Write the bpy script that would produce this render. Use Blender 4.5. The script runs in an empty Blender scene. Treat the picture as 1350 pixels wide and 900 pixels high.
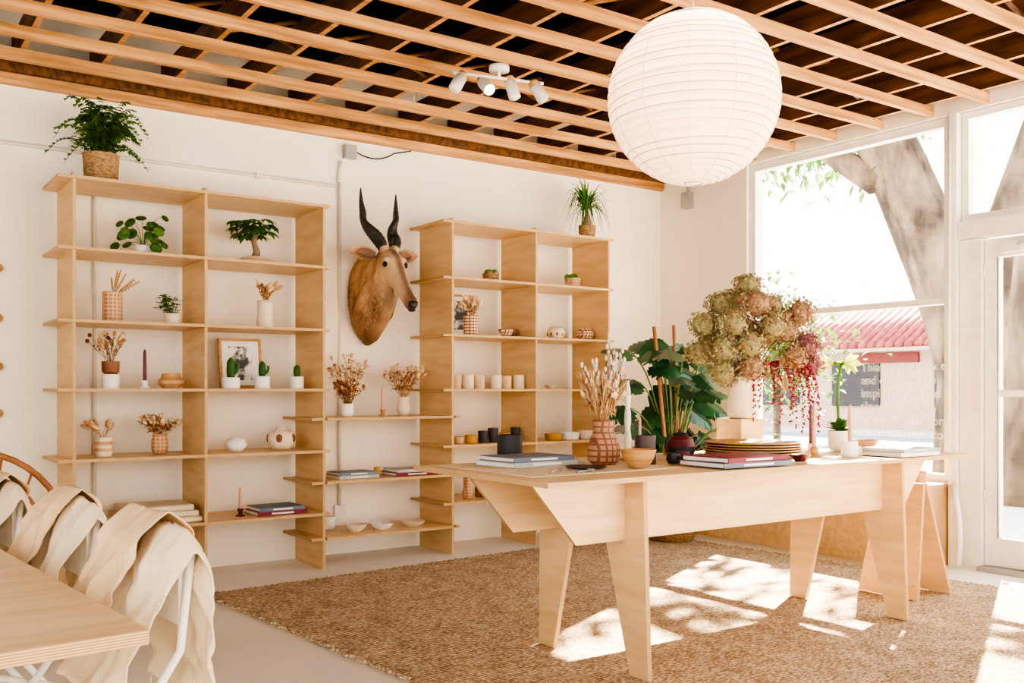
import bpy, math, random
from mathutils import Vector, Matrix, noise
R=random.Random(7)
sc=bpy.context.scene
pi=math.pi
# ------------------------------------------------------------------ materials
def mat(name,col,rough=.6,col2=None,scale=8,stretch=(1,1,1),bump=0,bscale=60,metal=0,detail=4,trans=0,emit=None,estr=0,spec=.3,lo=.35,hi=.65):
    m=bpy.data.materials.new(name); m.use_nodes=True; nt=m.node_tree; N=nt.nodes; L=nt.links
    b=N['Principled BSDF']; b.inputs['Roughness'].default_value=rough; b.inputs['Metallic'].default_value=metal
    b.inputs['Specular IOR Level'].default_value=spec
    b.inputs['Base Color'].default_value=(*col,1)
    tc=N.new('ShaderNodeTexCoord'); mp=N.new('ShaderNodeMapping'); mp.inputs['Scale'].default_value=stretch
    L.new(tc.outputs['Object'],mp.inputs['Vector'])
    nz=N.new('ShaderNodeTexNoise'); nz.inputs['Scale'].default_value=scale; nz.inputs['Detail'].default_value=detail
    L.new(mp.outputs[0],nz.inputs['Vector'])
    if col2 is None: col2=tuple(c*.88 for c in col)
    cr=N.new('ShaderNodeValToRGB'); cr.color_ramp.elements[0].position=lo; cr.color_ramp.elements[1].position=hi
    cr.color_ramp.elements[0].color=(*col2,1); cr.color_ramp.elements[1].color=(*col,1)
    L.new(nz.outputs['Fac'],cr.inputs[0]); L.new(cr.outputs[0],b.inputs['Base Color'])
    if bump:
        n2=N.new('ShaderNodeTexNoise'); n2.inputs['Scale'].default_value=bscale; L.new(mp.outputs[0],n2.inputs['Vector'])
        bp=N.new('ShaderNodeBump'); bp.inputs['Strength'].default_value=bump; bp.inputs['Distance'].default_value=.01
        L.new(n2.outputs['Fac'],bp.inputs['Height']); L.new(bp.outputs[0],b.inputs['Normal'])
    if emit: b.inputs['Emission Color'].default_value=(*emit,1); b.inputs['Emission Strength'].default_value=estr
    if trans:
        t=N.new('ShaderNodeBsdfTranslucent'); L.new(cr.outputs[0],t.inputs[0]); mx=N.new('ShaderNodeMixShader'); mx.inputs[0].default_value=trans
        L.new(b.outputs[0],mx.inputs[1]); L.new(t.outputs[0],mx.inputs[2]); L.new(mx.outputs[0],N['Material Output'].inputs[0])
    return m
PLY=mat('birch_ply',(.70,.485,.255),.5,(.60,.40,.195),3,(1,1,7),spec=.25)
PLYX=mat('birch_ply_long',(.76,.545,.305),.42,(.64,.435,.22),3,(1,9,9),spec=.35)
def edge_mat():
    m=mat('ply_edge',(.62,.42,.22),.6); nt=m.node_tree;N=nt.nodes;L=nt.links
    w=N.new('ShaderNodeTexWave'); w.bands_direction='Z'; w.inputs['Scale'].default_value=60; w.inputs['Distortion'].default_value=.5
    tc=N.new('ShaderNodeTexCoord'); L.new(tc.outputs['Object'],w.inputs['Vector'])
    cr=N.new('ShaderNodeValToRGB'); cr.color_ramp.elements[0].color=(.34,.19,.08,1); cr.color_ramp.elements[1].color=(.66,.45,.23,1)
    L.new(w.outputs['Fac'],cr.inputs[0]); L.new(cr.outputs[0],N['Principled BSDF'].inputs['Base Color']); return m
EDGE=edge_mat()
WALL=mat('wall_plaster',(.92,.85,.735),.85,(.885,.80,.67),1.3,bump=.15,bscale=9,detail=8)
TRIM=mat('white_trim',(.88,.85,.79),.5)
CONC=mat('pale_concrete',(.88,.84,.78),.5,(.80,.755,.69),1.6,bump=.03,bscale=20,detail=8,spec=.35)
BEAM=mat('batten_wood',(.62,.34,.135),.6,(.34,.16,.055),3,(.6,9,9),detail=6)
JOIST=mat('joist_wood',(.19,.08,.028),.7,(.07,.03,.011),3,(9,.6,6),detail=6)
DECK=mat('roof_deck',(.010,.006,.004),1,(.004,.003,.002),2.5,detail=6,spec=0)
CREAM=mat('cream_ceramic',(.78,.66,.50),.5,(.68,.56,.40),14,bump=.05)
WHITE=mat('white_ceramic',(.86,.82,.76),.45)
TAN=mat('tan_ceramic',(.56,.35,.19),.6,(.44,.26,.13),12)
BROWN=mat('brown_ceramic',(.27,.13,.065),.6,(.19,.08,.04),12)
DARK=mat('dark_stoneware',(.035,.03,.032),.5)
INDIGO=mat('umber_ceramic',(.05,.038,.04),.5)
MUST=mat('mustard_ceramic',(.50,.27,.04),.5)
WOODB=mat('turned_wood',(.55,.31,.13),.5,(.40,.21,.075),5,(1,1,8))
MAROON=mat('maroon_glaze',(.11,.02,.025),.4)
TERRA=mat('blush_wax',(.62,.36,.26),.5)
WAXP=mat('plum_wax',(.14,.035,.05),.5)
WAXW=mat('ivory_wax',(.82,.72,.60),.5)
BASK=mat('woven_basket',(.46,.29,.14),.9,(.22,.12,.055),40,(1,1,2.5),bump=.8,bscale=70)
SOIL=mat('soil',(.05,.03,.02),.95)
GREEN=mat('leaf_green',(.075,.20,.035),.5,(.035,.11,.022),6,trans=.25)
GREEN2=mat('leaf_bright',(.16,.33,.055),.5,(.08,.20,.035),6,trans=.3)
MONG=mat('monstera_green',(.030,.12,.038),.3,(.012,.055,.02),6,trans=.12,spec=.5)
STEMG=mat('stem_green',(.14,.20,.06),.6)
TWIG=mat('twig',(.20,.11,.055),.8)
DRY=mat('dried_straw',(.58,.35,.16),.9,(.42,.24,.10),20)
DRYC=mat('dried_cream',(.72,.53,.32),.9,(.58,.39,.21),20)
DRYO=mat('dried_rust',(.42,.16,.06),.9,(.29,.09,.035),20)
DRYP=mat('dried_plum',(.18,.05,.055),.9)
HYG=mat('hydrangea_sage',(.45,.41,.21),.9,(.27,.23,.10),35,trans=.2)
HYB=mat('hydrangea_brown',(.50,.33,.19),.9,(.29,.17,.09),35,trans=.2)
HYP=mat('hydrangea_mauve',(.36,.155,.155),.9,(.18,.065,.075),35,trans=.2)
BERRY=mat('amaranth_red',(.30,.035,.05),.8,(.17,.015,.035),30)
LINEN=mat('linen_cream',(.90,.765,.55),.95,(.84,.69,.47),9,bump=.3,bscale=260,trans=.2)
LINEN2=mat('linen_blush',(.84,.63,.39),.95,(.76,.54,.32),9,bump=.3,bscale=260,trans=.15)
METALW=mat('white_powdercoat',(.85,.80,.72),.4)
PIPE=mat('painted_conduit',(.78,.71,.60),.4)
GREY=mat('galvanised',(.42,.42,.41),.4,metal=.5)
BLACK=mat('black',(.02,.02,.02),.5)
PAPERW=mat('page_white',(.82,.79,.73),.8)
BKBLUE=mat('book_slate',(.14,.17,.22),.5)
BKRED=mat('book_maroon',(.20,.018,.04),.5)
BKGREY=mat('book_grey',(.42,.43,.42),.5)
FURD=mat('antelope_muzzle',(.018,.012,.011),.45)
HORN=mat('horn',(.035,.028,.026),.4,(.012,.01,.01),8,(1,1,6),bump=.6,bscale=30,spec=.5)
BARK=mat('bark',(.28,.20,.13),.9,(.15,.10,.06),6,bump=.5,bscale=14)
VINYL=mat('vinyl_letter',(.8,.8,.78),.6);VINYL.node_tree.nodes['Principled BSDF'].inputs['Alpha'].default_value=.6
def fur():
    m=mat('antelope_fur',(.52,.32,.17),.95,(.19,.095,.045),9,(1,1,.45),bump=1,bscale=95,detail=12,lo=.36,hi=.60);nt=m.node_tree;N=nt.nodes;L=nt.links
    b=N['Principled BSDF'];src=b.inputs['Base Color'].links[0].from_socket
    tc=N.new('ShaderNodeTexCoord');sp=N.new('ShaderNodeSeparateXYZ');L.new(tc.outputs['Object'],sp.inputs[0])
    ab=N.new('ShaderNodeMath');ab.operation='ABSOLUTE';L.new(sp.outputs['X'],ab.inputs[0])
    m1=N.new('ShaderNodeMapRange');m1.inputs[1].default_value=.038;m1.inputs[2].default_value=.012;L.new(ab.outputs[0],m1.inputs[0])
    m2=N.new('ShaderNodeMapRange');m2.inputs[1].default_value=-.02;m2.inputs[2].default_value=-.10;L.new(sp.outputs['Y'],m2.inputs[0])
    mu=N.new('ShaderNodeMath');mu.operation='MULTIPLY';L.new(m1.outputs[0],mu.inputs[0]);L.new(m2.outputs[0],mu.inputs[1])
    mu2=N.new('ShaderNodeMath');mu2.operation='MULTIPLY';mu2.inputs[1].default_value=.8;L.new(mu.outputs[0],mu2.inputs[0])
    mx=N.new('ShaderNodeMixRGB');mx.inputs[2].default_value=(.11,.05,.025,1);L.new(mu2.outputs[0],mx.inputs[0])
    m3=N.new('ShaderNodeMapRange');m3.inputs[1].default_value=.02;m3.inputs[2].default_value=-.14;m3.inputs[4].default_value=.68;L.new(sp.outputs['Y'],m3.inputs[0])
    mx2=N.new('ShaderNodeMixRGB');mx2.inputs[2].default_value=(.64,.46,.30,1);L.new(m3.outputs[0],mx2.inputs[0]);L.new(src,mx2.inputs[1])
    m4=N.new('ShaderNodeMapRange');m4.inputs[1].default_value=-.28;m4.inputs[2].default_value=-.36;m4.inputs[4].default_value=.8;L.new(sp.outputs['Y'],m4.inputs[0])
    mx3=N.new('ShaderNodeMixRGB');mx3.inputs[2].default_value=(.10,.05,.03,1);L.new(m4.outputs[0],mx3.inputs[0]);L.new(mx2.outputs[0],mx3.inputs[1]);L.new(mx3.outputs[0],mx.inputs[1])
    m5=N.new('ShaderNodeMapRange');m5.inputs[1].default_value=.34;m5.inputs[2].default_value=.0;m5.inputs[4].default_value=.7;L.new(sp.outputs['Z'],m5.inputs[0])
    mx4=N.new('ShaderNodeMixRGB');mx4.inputs[2].default_value=(.15,.07,.035,1);L.new(m5.outputs[0],mx4.inputs[0]);L.new(mx.outputs[0],mx4.inputs[1])
    L.new(mx4.outputs[0],b.inputs['Base Color']);return m
FUR=fur()
EARF=mat('ear_fur',(.50,.30,.16),.95,(.30,.16,.08),9)
def checker(name,a,b,sc=45):
    m=mat(name,a,.6);nt=m.node_tree;N=nt.nodes;L=nt.links
    w1=N.new('ShaderNodeTexWave');w1.bands_direction='Z';w1.inputs['Scale'].default_value=sc*.3
    w2=N.new('ShaderNodeTexWave');w2.bands_direction='X';w2.inputs['Scale'].default_value=sc*.3
    tc=N.new('ShaderNodeTexCoord');L.new(tc.outputs['Object'],w1.inputs['Vector']);L.new(tc.outputs['Object'],w2.inputs['Vector'])
    ad=N.new('ShaderNodeMath');ad.operation='MAXIMUM';L.new(w1.outputs['Fac'],ad.inputs[0]);L.new(w2.outputs['Fac'],ad.inputs[1])
    cr=N.new('ShaderNodeValToRGB');cr.color_ramp.elements[0].position=.7;cr.color_ramp.elements[1].position=.86
    cr.color_ramp.elements[0].color=(*a,1);cr.color_ramp.elements[1].color=(*b,1)
    L.new(ad.outputs[0],cr.inputs[0]);L.new(cr.outputs[0],N['Principled BSDF'].inputs['Base Color']);return m
CHK=checker('plaid_brown_glaze',(.72,.54,.36),(.26,.09,.04))
CHKR=checker('plaid_rust_glaze',(.40,.20,.10),(.60,.38,.22))
def jute():
    m=mat('jute_braid',(.5,.38,.25),.95);nt=m.node_tree;N=nt.nodes;L=nt.links
    tc=N.new('ShaderNodeTexCoord');mp=N.new('ShaderNodeMapping');mp.inputs['Scale'].default_value=(9,21,9);mp.inputs['Rotation'].default_value=(0,0,-.08);L.new(tc.outputs['Object'],mp.inputs[0])
    nz=N.new('ShaderNodeTexNoise');nz.inputs['Scale'].default_value=7;nz.inputs['Detail'].default_value=4;L.new(tc.outputs['Object'],nz.inputs['Vector'])
    vo=N.new('ShaderNodeTexVoronoi');vo.feature='F1';L.new(mp.outputs[0],vo.inputs['Vector']);vo.inputs['Randomness'].default_value=.38
    cr=N.new('ShaderNodeValToRGB');e=cr.color_ramp.elements;e[0].position=.30;e[0].color=(.88,.72,.51,1);e[1].position=.70;e[1].color=(.25,.16,.085,1)
    L.new(vo.outputs['Distance'],cr.inputs[0])
    mx=N.new('ShaderNodeMixRGB');mx.blend_type='MULTIPLY';mx.inputs[0].default_value=.6;L.new(cr.outputs[0],mx.inputs[1])
    cr2=N.new('ShaderNodeValToRGB');cr2.color_ramp.elements[0].position=.35;cr2.color_ramp.elements[1].position=.6;cr2.color_ramp.elements[0].color=(.76,.70,.62,1)
    L.new(nz.outputs['Fac'],cr2.inputs[0]);L.new(cr2.outputs[0],mx.inputs[2]);L.new(mx.outputs[0],N['Principled BSDF'].inputs['Base Color'])
    bp=N.new('ShaderNodeBump');bp.inputs['Strength'].default_value=.6;bp.inputs['Distance'].default_value=.012;bp.invert=True
    L.new(vo.outputs['Distance'],bp.inputs['Height']);L.new(bp.outputs[0],N['Principled BSDF'].inputs['Normal']);return m
JUTE=jute()
def glass():
    m=bpy.data.materials.new('window_glass');m.use_nodes=True;nt=m.node_tree;N=nt.nodes;L=nt.links
    N.remove(N['Principled BSDF']);t=N.new('ShaderNodeBsdfTransparent');g=N.new('ShaderNodeBsdfGlossy');g.inputs['Roughness'].default_value=.02
    mx=N.new('ShaderNodeMixShader');mx.inputs[0].default_value=.04;L.new(t.outputs[0],mx.inputs[1]);L.new(g.outputs[0],mx.inputs[2]);L.new(mx.outputs[0],N['Material Output'].inputs[0]);return m
GLASS=glass()
LAMPP=mat('lantern_paper',(.92,.80,.69),.8,(.88,.75,.64),4,trans=.45,emit=(1,.80,.66),estr=.06)
# ------------------------------------------------------------------ mesh builder
class M:
    def __init__(s): s.v=[];s.f=[];s.mi=[];s.sm=[];s.mats=[]
    def m(s,mt):
        if mt not in s.mats: s.mats.append(mt)
        return s.mats.index(mt)
    def add(s,vs,fs,mt,sm=True):
        o=len(s.v);s.v+= [tuple(v) for v in vs];k=s.m(mt)
        for f in fs: s.f.append([i+o for i in f]);s.mi.append(k);s.sm.append(sm)
    def box(s,lo,hi,mt,edge=None,rz=0,M4=None):
        lo=Vector(lo);hi=Vector(hi);c=(lo+hi)/2;h=(hi-lo)/2
        vs=[Vector((sx*h.x,sy*h.y,sz*h.z)) for sx in(-1,1) for sy in(-1,1) for sz in(-1,1)]
        if rz: vs=[Matrix.Rotation(rz,3,'Z')@v for v in vs]
        vs=[v+c for v in vs]
        if M4: vs=[M4@v for v in vs]
        fs=[(0,1,3,2),(4,6,7,5),(0,4,5,1),(2,3,7,6),(0,2,6,4),(1,5,7,3)];ax=[0,0,1,1,2,2]
        d=[2*h.x,2*h.y,2*h.z];t=min(range(3),key=lambda i:d[i])
        o=len(s.v);s.v+=[tuple(v) for v in vs]
        for f,a in zip(fs,ax):
            s.f.append([i+o for i in f]);s.mi.append(s.m(mt if (edge is None or a==t) else edge));s.sm.append(False)
    def prism(s,poly,axis,a,b,mt,edge=None):
        def p(q,t):
            return {'X':(t,q[0],q[1]),'Y':(q[0],t,q[1]),'Z':(q[0],q[1],t)}[axis]
        n=len(poly);vs=[p(q,a) for q in poly]+[p(q,b) for q in poly]
        s.add(vs,[list(range(n))[::-1],list(range(n,2*n))],mt,False)
        s.add(vs,[(i,(i+1)%n,(i+1)%n+n,i+n) for i in range(n)],edge or mt,False)
    def lathe(s,prof,c,mt,seg=24,sm=True,wob=None):
        n=len(prof);c=Vector(c)
        vs=[]
        for r,z in prof:
            for k in range(seg):
                a=2*pi*k/seg;rr=r*(1+(wob(a,z) if wob else 0));vs.append(c+Vector((rr*math.cos(a),rr*math.sin(a),z)))
        fs=[(i*seg+k,i*seg+(k+1)%seg,(i+1)*seg+(k+1)%seg,(i+1)*seg+k) for i in range(n-1) for k in range(seg)]
        if callable(mt) :
            for i in range(n-1): s.add(vs,[fs[i*seg+k] for k in range(seg)],mt(i),sm)
        else: s.add(vs,fs,mt,sm)
    def tube(s,pts,rad,mt,seg=6,twist=None):
        pts=[Vector(p) for p in pts];n=len(pts)
        if not hasattr(rad,'__len__'): rad=[rad]*n
        vs=[];prev=None
        for i,p in enumerate(pts):
            t=(pts[min(i+1,n-1)]-pts[max(i-1,0)])
            if t.length<1e-9: t=Vector((0,0,1))
            t.normalize()
            a=(prev-t*prev.dot(t)) if prev is not None else t.orthogonal()
            if a.length<1e-6: a=t.orthogonal()
            a.normalize();prev=a;b=t.cross(a)
            for k in range(seg):
                an=2*pi*k/seg;r=rad[i]*(twist(an,i/(n-1)) if twist else 1)
                vs.append(p+a*r*math.cos(an)+b*r*math.sin(an))
        fs=[(i*seg+k,i*seg+(k+1)%seg,(i+1)*seg+(k+1)%seg,(i+1)*seg+k) for i in range(n-1) for k in range(seg)]
        fs+=[tuple(range(seg))[::-1],tuple(range((n-1)*seg,n*seg))]
        s.add(vs,fs,mt,True)
    def blob(s,c,r,mt,seg=8,rings=5,q=None):
        if not hasattr(r,'__len__'): r=(r,r,r)
        c=Vector(c);vs=[]
        for i in range(rings+1):
            ph=pi*i/rings
            for k in range(seg):
                a=2*pi*k/seg;v=Vector((r[0]*math.sin(ph)*math.cos(a),r[1]*math.sin(ph)*math.sin(a),r[2]*math.cos(ph)))
                if q: v=q@v
                vs.append(c+v)
        s.add(vs,[(i*seg+k,(i+1)*seg+k,(i+1)*seg+(k+1)%seg,i*seg+(k+1)%seg) for i in range(rings) for k in range(seg)],mt,True)
    def leaf(s,b,d,l,w,mt,nrm=None,droop=.3,n=4,shape=None):
        b=Vector(b);d=Vector(d).normalized();up=Vector(nrm) if nrm else Vector((0,0,1))
        sd=d.cross(up)
        if sd.length<.05: sd=Vector((1,0,0))
        sd.normalize();up2=sd.cross(d);vs=[];
        for i in range(n+1):
            t=i/n;ww=(shape(t) if shape else math.sin(pi*min(1,t*.92+.06)))*w/2
            p=b+d*l*t-Vector((0,0,1))*droop*l*t*t
            vs+=[p-sd*ww+up2*ww*.25,p,p+sd*ww+up2*ww*.25]
        fs=[]
        for i in range(n):
            o=i*3;fs+=[(o,o+1,o+4,o+3),(o+1,o+2,o+5,o+4)]
        s.add(vs,fs,mt,True)
    def obj(s,name,parent=None,bevel=0):
        xs=[v[0] for v in s.v];ys=[v[1] for v in s.v];zs=[v[2] for v in s.v]
        o=Vector(((min(xs)+max(xs))/2,(min(ys)+max(ys))/2,min(zs)))
        me=bpy.data.meshes.new(name);me.from_pydata([tuple(Vector(v)-o) for v in s.v],[],s.f)
        for m in s.mats: me.materials.append(m)
        me.polygons.foreach_set('material_index',s.mi);me.polygons.foreach_set('use_smooth',s.sm);me.update()
        ob=bpy.data.objects.new(name,me);ob.location=o;sc.collection.objects.link(ob)
        if parent: ob.parent=parent
        if bevel:
            md=ob.modifiers.new('bev','BEVEL');md.width=bevel;md.segments=2;md.limit_method='ANGLE'
        return ob
def empty(name,loc=(0,0,0)):
    e=bpy.data.objects.new(name,None);e.empty_display_size=.1;sc.collection.objects.link(e);return e
def bez(a,b,c,n=8):
    a=Vector(a);b=Vector(b);c=Vector(c);return [a*(1-t)**2+b*2*t*(1-t)+c*t*t for t in [i/n for i in range(n+1)]]
# ------------------------------------------------------------------ room
XR,YB,ZC=6.25,6.5,3.10
XL,YN=-2.4,-3.0
m=M();m.box((XL-.2,YN-.2,-.12),(XR+.2,YB+.2,0),CONC);m.obj('floor')
m=M();m.box((XL-.2,YB,0),(XR+.2,YB+.2,3.5),WALL);m.obj('wall_back')
m=M();m.box((XL-.2,3.2,0),(XL,YB,3.5),WALL);m.box((XL-.2,YN,0),(XL,3.2,.3),WALL);m.box((XL-.2,YN,3.0),(XL,3.2,3.5),WALL);m.obj('wall_left')  # wide unseen opening, added so sky light fills the room
m=M();m.box((XL-.2,YN-.2,0),(XR+.2,YN,.3),WALL);m.box((XL-.2,YN-.2,3.0),(XR+.2,YN,3.5),WALL);m.box((2.0,YN-.2,.3),(2.2,YN,3.0),WALL);m.obj('wall_front')  # mostly open behind the camera, opening added for fill light
m=M()
m.box((XR,5.47,0),(XR+.2,YB,3.5),WALL)
m.box((XR,3.60,0),(XR+.2,5.47,.55),WALL)
m.box((XR,YN,3.09),(XR+.2,5.47,3.5),WALL)
m.box((XR,YN,0),(XR+.2,2.30,.35),WALL)
m.box((XR,-.4,.35),(XR+.2,-.2,3.09),WALL)
m.obj('wall_right')
def frame(name,y0,y1,z0,z1,t=.06,x0=XR+.03,x1=XR+.12,mids=()):
    m=M()
    m.box((x0,y0,z0),(x1,y0+t,z1),TRIM);m.box((x0,y1-t,z0),(x1,y1,z1),TRIM)
    m.box((x0+.002,y0+t,z1-t),(x1-.002,y1-t,z1),TRIM);m.box((x0+.002,y0+t,z0),(x1-.002,y1-t,z0+t),TRIM)
    for z in mids: m.box((x0+.004,y0+t,z-.022),(x1-.004,y1-t,z+.022),TRIM)
    zz=[z0+t]+[q for z in mids for q in (z-.022,z+.022)]+[z1-t]
    for a,b in zip(zz[::2],zz[1::2]): m.box((x0+.04,y0+t,a),(x0+.046,y1-t,b),GLASS)
    return m.obj(name)
frame('window_1',3.67,5.465,.555,3.085,.06,mids=(1.82,))
m=M();m.box((XR-.03,3.605,0),(XR+.14,3.665,3.085),TRIM);m.box((XR+.0,3.45,0),(XR+.13,3.60,2.215),TRIM);m.obj('trim_1')
frame('window_2',2.39,3.60,2.345,3.085,.045)
m=M();m.box((XR-.02,2.39,2.22),(XR+.13,3.60,2.34),TRIM);m.box((XR-.02,2.305,0),(XR+.14,2.385,3.085),TRIM);m.obj('trim_2')
frame('added_window_3',-.195,2.3,.355,3.085,.06,mids=(1.82,))  # unseen window, added to let in more light
frame('added_window_4',-2.99,-.405,.355,3.085,.06,mids=(1.82,))  # second added window out of view, for light only
m=M();m.tube([(XR-.06,3.64,.56),(XR-.06,3.64,3.08)],.011,METALW,8);m.obj('white_conduit_pipe')
m=M();y0,y1=2.40,3.44;x0,x1=XR+.03,XR+.09
m.box((x0,y1-.09,.035),(x1,y1,2.20),TRIM);m.box((x0,y0,.035),(x1,y0+.09,2.20),TRIM)
for a,b in((2.08,2.20),(.035,.22),(1.155,1.20)): m.box((x0+.002,y0+.09,a),(x1-.002,y1-.09,b),TRIM)
m.box((x0+.02,y0+.09,.22),(x0+.026,y1-.09,1.155),GLASS);m.box((x0+.02,y0+.09,1.20),(x0+.026,y1-.09,2.08),GLASS)
m.box((x0-.05,3.0,2.10),(x0-.002,3.30,2.17),METALW);m.tube([(x0-.04,3.2,2.14),(x0-.2,2.95,2.16),(x0-.05,2.7,2.19)],.01,METALW)
for z in (.45,1.95): m.tube([(x0-.006,y1+.002,z),(x0-.006,y1+.002,z+.09)],.007,METALW,8)
m.tube([(x0+.002,y1-.088,.22),(x0+.002,y1-.088,2.08)],.006,GREY,4)
m.obj('door_1')
m=M();m.box((XR-.06,2.38,0),(XR+.2,3.45,.03),GREY);m.obj('door_threshold')
# ceiling
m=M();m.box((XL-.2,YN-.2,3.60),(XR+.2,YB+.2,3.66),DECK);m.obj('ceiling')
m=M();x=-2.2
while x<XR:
    m.box((x-.016,YN,3.17),(x+.016,YB,3.33),JOIST,BEAM)  # dark sides, lighter undersides: light from below painted into the colour
    x+=.44
x=-2.2;k=0
while x<XR-.4:
    for y in (1.3,2.6,3.9,5.2):
        yy=y+(.05 if k%2 else 0)
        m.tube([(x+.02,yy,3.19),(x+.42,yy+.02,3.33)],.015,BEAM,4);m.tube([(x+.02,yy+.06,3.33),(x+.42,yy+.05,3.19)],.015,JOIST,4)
    x+=.44;k+=1
m.obj('ceiling_joists')
m=M();y=5.78
while y>YN:
    m.box((XL,y-.018,3.105),(XR,y+.018,3.168),BEAM);y-=.395
m.box((XL,6.16,ZC),(XR,6.20,3.168),BEAM)
m.obj('ceiling_battens')
m=M();m.box((XL,6.455,3.04),(XR,6.499,3.165),BEAM);m.box((XL,6.39,3.10),(XR,6.43,3.165),JOIST);m.obj('trim_3')
m=M();m.tube([(-1.5,6.484,2.69),(2.98,6.484,2.69)],.013,PIPE,8)
m.tube([(3.0,6.484,2.72),(3.02,6.484,2.88)],.013,PIPE,8);m.tube([(3.01,6.484,2.72),(3.01,6.484,.32)],.013,PIPE,8)
m.tube([(1.33,6.484,2.69),(1.33,6.484,.45)],.013,PIPE,8)
m.box((3.04,6.44,2.90),(3.13,6.499,3.0),GREY);m.box((2.97,6.472,.25),(3.06,6.499,.36),WHITE)
for x in(-.4,.6,1.6,2.4): m.box((x-.02,6.470,2.67),(x+.02,6.499,2.71),PIPE)
m.tube(bez((3.13,6.47,2.96),(3.3,6.46,2.88),(3.45,6.47,2.99),10)+[(3.6,6.47,3.03)],.005,BLACK,5)
m.obj('electrical_conduit')
m=M();m.box((6.17,6.08,2.82),(6.249,6.16,2.96),GREY);m.tube([(6.22,6.12,2.96),(6.22,6.12,3.1)],.012,GREY,8);m.obj('junction_box')
# ------------------------------------------------------------------ shelving
T=.018;YF=5.99;YK=6.465
ROWS=[2.43,2.02,1.60,1.20,.79,.37]
BR=(1.005,.58,.205)
def unit(name,px,stub):
    m=M()
    for x in px: m.box((x-T/2,YF,0),(x+T/2,YK,2.46 if x!=px[-1] else 2.44),PLY,EDGE)
    for z in ROWS:
        xs=[px[0]-.09,px[-1]+.035]
        m.box((xs[0],YF-.02,z-T/2),(xs[-1],YK-.001,z+T/2),PLYX,EDGE)
    for z in BR:
        if stub<0: m.box((px[-1]-.10,YF-.03,z-T/2),(px[-1]-T/2,YK,z+T/2),PLYX,EDGE)
        else: m.box((px[0]+T/2,YF-.03,z-T/2),(px[0]+.04,YK,z+T/2),PLYX,EDGE)
    return m.obj(name)
unit('plywood_shelving_unit',[1.12,1.88,2.67],-1)
unit('plywood_shelving_unit',[3.68,4.44,5.18],1)
m=M()
for z in BR: m.box((2.67+T/2+.0005,YF-.03,z-T/2),(3.68-T/2-.0005,YK,z+T/2),PLYX,EDGE)
m.obj('plywood_bridge_shelf')
def zs(i): return ROWS[i]+T/2+.001
def bz(i): return BR[i]+T/2+.001
# ------------------------------------------------------------------ small items
def vessel(m,x,y,z,prof,mt,seg=24,inner=None,wall=.006):
    p=list(prof)
    ins=[(max(r-wall,.002),max(zz,.008)) for r,zz in reversed(p)]
    m.lathe([(0.001,0)]+p,(x,y,z),mt,seg);m.lathe([p[-1]]+ins+[(0.001,.008)],(x,y,z),mt,seg)
def cylp(r,h,r2=None): r2=r2 or r; return [(r*.96,0),(r,.004),((r+r2)/2,h*.5),(r2,h)]
def stem(m,b,tip,r,mt,bend=.03,n=5):
    b=Vector(b);t=Vector(tip);mid=(b+t)/2+Vector((R.uniform(-bend,bend),R.uniform(-bend,bend),.02));P=bez(b,mid,t,n);m.tube(P,[r]*(n)+[r*.5],mt,4);return P
def bunch(m,x,y,z,h,spread,n,kind):
    for i in range(n):
        a=R.uniform(0,2*pi);rr=spread*math.sqrt(R.random());hh=h*R.uniform(.6,1)
        tip=Vector((x+rr*math.cos(a),y+rr*math.sin(a)*.7,z+hh))
        P=stem(m,(x+R.uniform(-.012,.012),y+R.uniform(-.012,.012),z-.03),tip,.0018,TWIG if kind in('willow','round') else DRY)
        d=(P[-1]-P[-2]).normalized();q=d.to_track_quat('Z','Y').to_matrix()
        if kind=='tail': m.blob(tip,(.013,.013,.03),R.choice([DRY,DRYC,DRYC]),7,5,q)
        elif kind=='round':
            m.blob(tip,.013,R.choice([DRYP,DRYO,DRY]),7,5)
            for k in range(4):
                t=R.uniform(.4,.95);p=P[0].lerp(tip,t);m.leaf(p,(R.uniform(-1,1),R.uniform(-1,1),.6),.04,.014,DRYO)
        elif kind=='leafy':
            for k in range(9):
                p=P[R.randint(2,5)].copy();m.leaf(p,(R.uniform(-1,1),R.uniform(-1,1),R.uniform(-.1,.9)),R.uniform(.03,.055),.02,R.choice([DRY,DRYC,DRYO]))
            m.blob(tip,(.012,.012,.02),DRYC,6,4,q)
        elif kind=='wheat':
            for k in range(14):
                p=tip-d*.012*k*.8;m.leaf(p,d+Vector((R.uniform(-.6,.6),R.uniform(-.6,.6),0)),.035,.007,R.choice([DRYC,DRY]),droop=0,n=2)
def pot_plant_base(m,x,y,z,r,h,mt,r2=None):
    vessel(m,x,y,z,cylp(r,h,r2),mt);m.lathe([(.001,h*.85),((r2 or r)-.006,h*.85)],(x,y,z),SOIL,16)
def candle(name,x,y,z,h,wax,hold,hr=.03,r=.009,twist=False):
    m=M();m.lathe([(.001,0),(hr,0),(hr,.006),(hr*.5,.012),(hr*.45,.03),(r+.007,.035),(r+.007,.05),(r,.05)],(x,y,z),hold,20)
    n=24;tw=(lambda a,t:1+.22*math.cos(2*a+t*20)) if twist else None
    m.tube([(x,y,z+.045+(h-.045)*i/n) for i in range(n+1)],[r*(1-.25*i/n if i<n-1 else .5) for i in range(n+1)],wax,10,tw)
    m.tube([(x,y,z+h),(x,y,z+h+.01)],.001,BLACK,4);return m.obj(name)
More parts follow.
